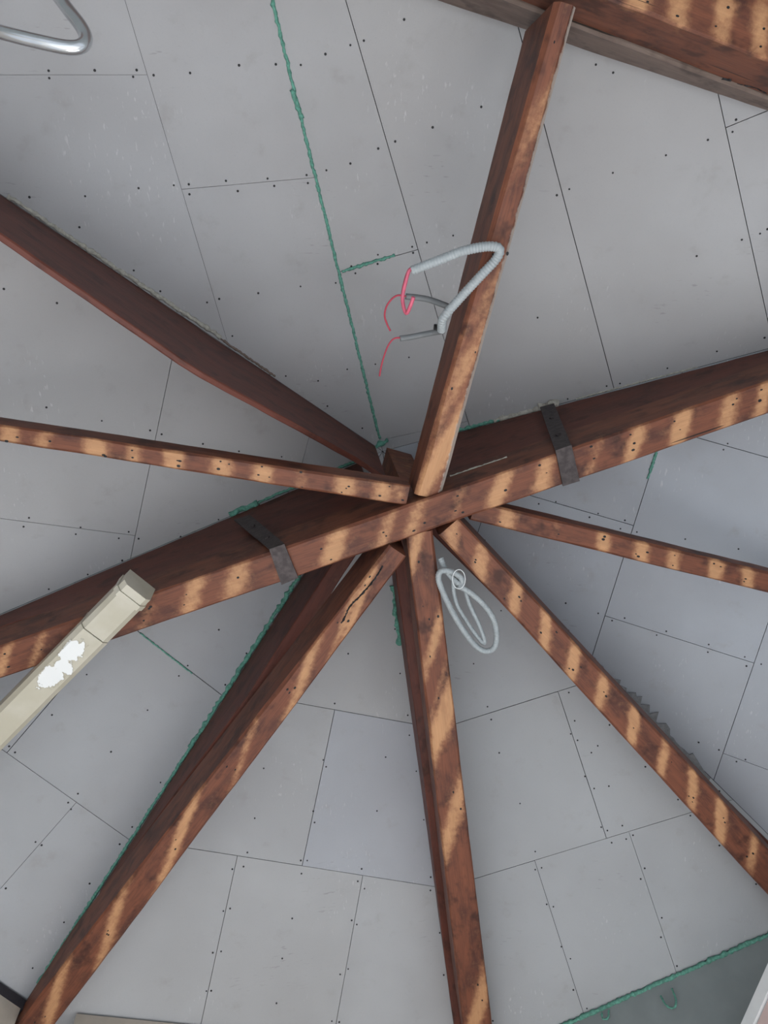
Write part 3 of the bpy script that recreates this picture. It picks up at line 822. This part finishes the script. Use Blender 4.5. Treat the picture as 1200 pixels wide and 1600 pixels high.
ringp = [P3(717 + 10 * math.cos(a), 905 + 15 * math.sin(a), z - .02) for a in [k * math.pi / 8 for k in range(17)]]
thing_tube('binding_wire', ringp, .0018, FRAMEW, root=coil, sides=6, step=.004)

pts = [on_z((-130, 20), 2.55 + EYE.z), P3(-60, 34, 2.35), P3(0, 50, 2.28), P3(60, 65, 2.26), P3(105, 74, 2.26), P3(127, 72, 2.27), P3(134, 60, 2.29), P3(127, 42, 2.31), P3(108, 17, 2.34), P3(80, -20, 2.4), P3(50, -60, 2.55)]
pts = [ceil_hit((-190, 10))[0] - Vector((0, 0, .03))] + pts + [ceil_hit((30, -110))[0] - Vector((0, 0, .03))]
thing_tube('bent_pipe', pts, .0175, STEELPIPE, 'shiny zinc pipe bent into a hook in the upper left corner', 'pipe', sides=20, step=.006)

# foam strings hanging off the lower right eave
e0 = HIPS['R7'] - HIPS['R8']
for px in ([(940, 1582), (942, 1592), (950, 1590), (951, 1578)], [(1032, 1556), (1042, 1572), (1054, 1574), (1056, 1562), (1050, 1545)]):
    n_ = e0.cross(Vector((0, 0, 1))).normalized()
    pp = [on_plane(p, n_, HIPS['R8'] - (HIPS['R8'] - C2).normalized() * .03) for p in px]
    v, f = tube(catmull(pp, 8), .0045, 7, .005, lump=.8); link('sealant_bead', mesh('sealant_bead', v, f, True), FOAM_G, ceiling)

# opened sash by the lower right wall
a, b = P3(1172, 1600, 2.0), P3(1200, 1538, 2.0)
d = (b - a).normalized(); 
root = link('window_sash', None, loc=a); tag(root, 'white-framed sash with a pinkish panel at the lower right corner', 'window')
a0 = a - d * .55 - a; b0 = d * .45; th = Vector((-d.y, d.x, 0)) * .03
def rail(p, q, hh):
    c = (p + q) / 2; ax = q - p
    if abs(ax.z) > .1: return box_pts(c, d * .05, th, ax)
    return box_pts(c, ax, th, Vector((0, 0, hh)))
dz = Vector((0, 0, -.9))
for nm_, (p, q) in {'top_rail': (a0, b0), 'bottom_rail': (a0 + dz, b0 + dz)}.items():
    link('rail', mesh('rail', *rail(p, q, .05)), FRAMEW, root)
for p in (a0, b0):
    link('stile', mesh('stile', *rail(p + d * .025 * (1 if p is a0 else -1) + Vector((0, 0, -.026)), p + d * .025 * (1 if p is a0 else -1) + dz + Vector((0, 0, .026)), .05)), FRAMEW, root)
link('panel', mesh('panel', *box_pts((a0 + b0 + dz) / 2, (b0 - a0) * .9, th * .3, dz * .93)), PANELP, root)

# drying splits in two timbers and a dab of sealant
def split_mark(px, conv, parent, r=.0035):
    pp = [conv(p) - parent.location for p in px]
    v, f = tube(catmull(pp, 8), r, 5, .006, lump=1.2)
    return link('split', mesh('split', v, f), SCREW, parent)
z6 = on_z((608, 854), TIE - .04).z
def on_t6(p):
    a, b = on_z((622, 861), TIE - .04), on_z((134, 1501), 2.46 + EYE.z)
    n_ = (b - a).cross(Vector((-(b - a).y, (b - a).x, 0))); return on_plane(p, n_, a)
split_mark([(598, 884), (585, 905), (566, 928), (548, 946), (535, 972)], on_t6, t6)
purlin = bpy.data.objects['purlin']; pf = c0_purlin
nP = Vector((-e_purlin.y, e_purlin.x, 0))
conv = lambda p: on_plane(p, nP, pf - nP * .012 * (1 if nP.y > 0 else -1))
split_mark([(905, 46), (950, 62), (1000, 82)], conv, purlin, .0025)
split_mark([(1060, 106), (1100, 118), (1143, 124)], conv, purlin, .0055)
split_mark([(1150, 130), (1175, 135), (1198, 145)], conv, purlin, .003)
def on_t3(p):
    a, b = on_z((668, 777), TIE), on_z((885, 5), 2.33 + EYE.z)
    n_ = (b - a).cross(Vector((-(b - a).y, (b - a).x, 0))); return on_plane(p, n_, a)
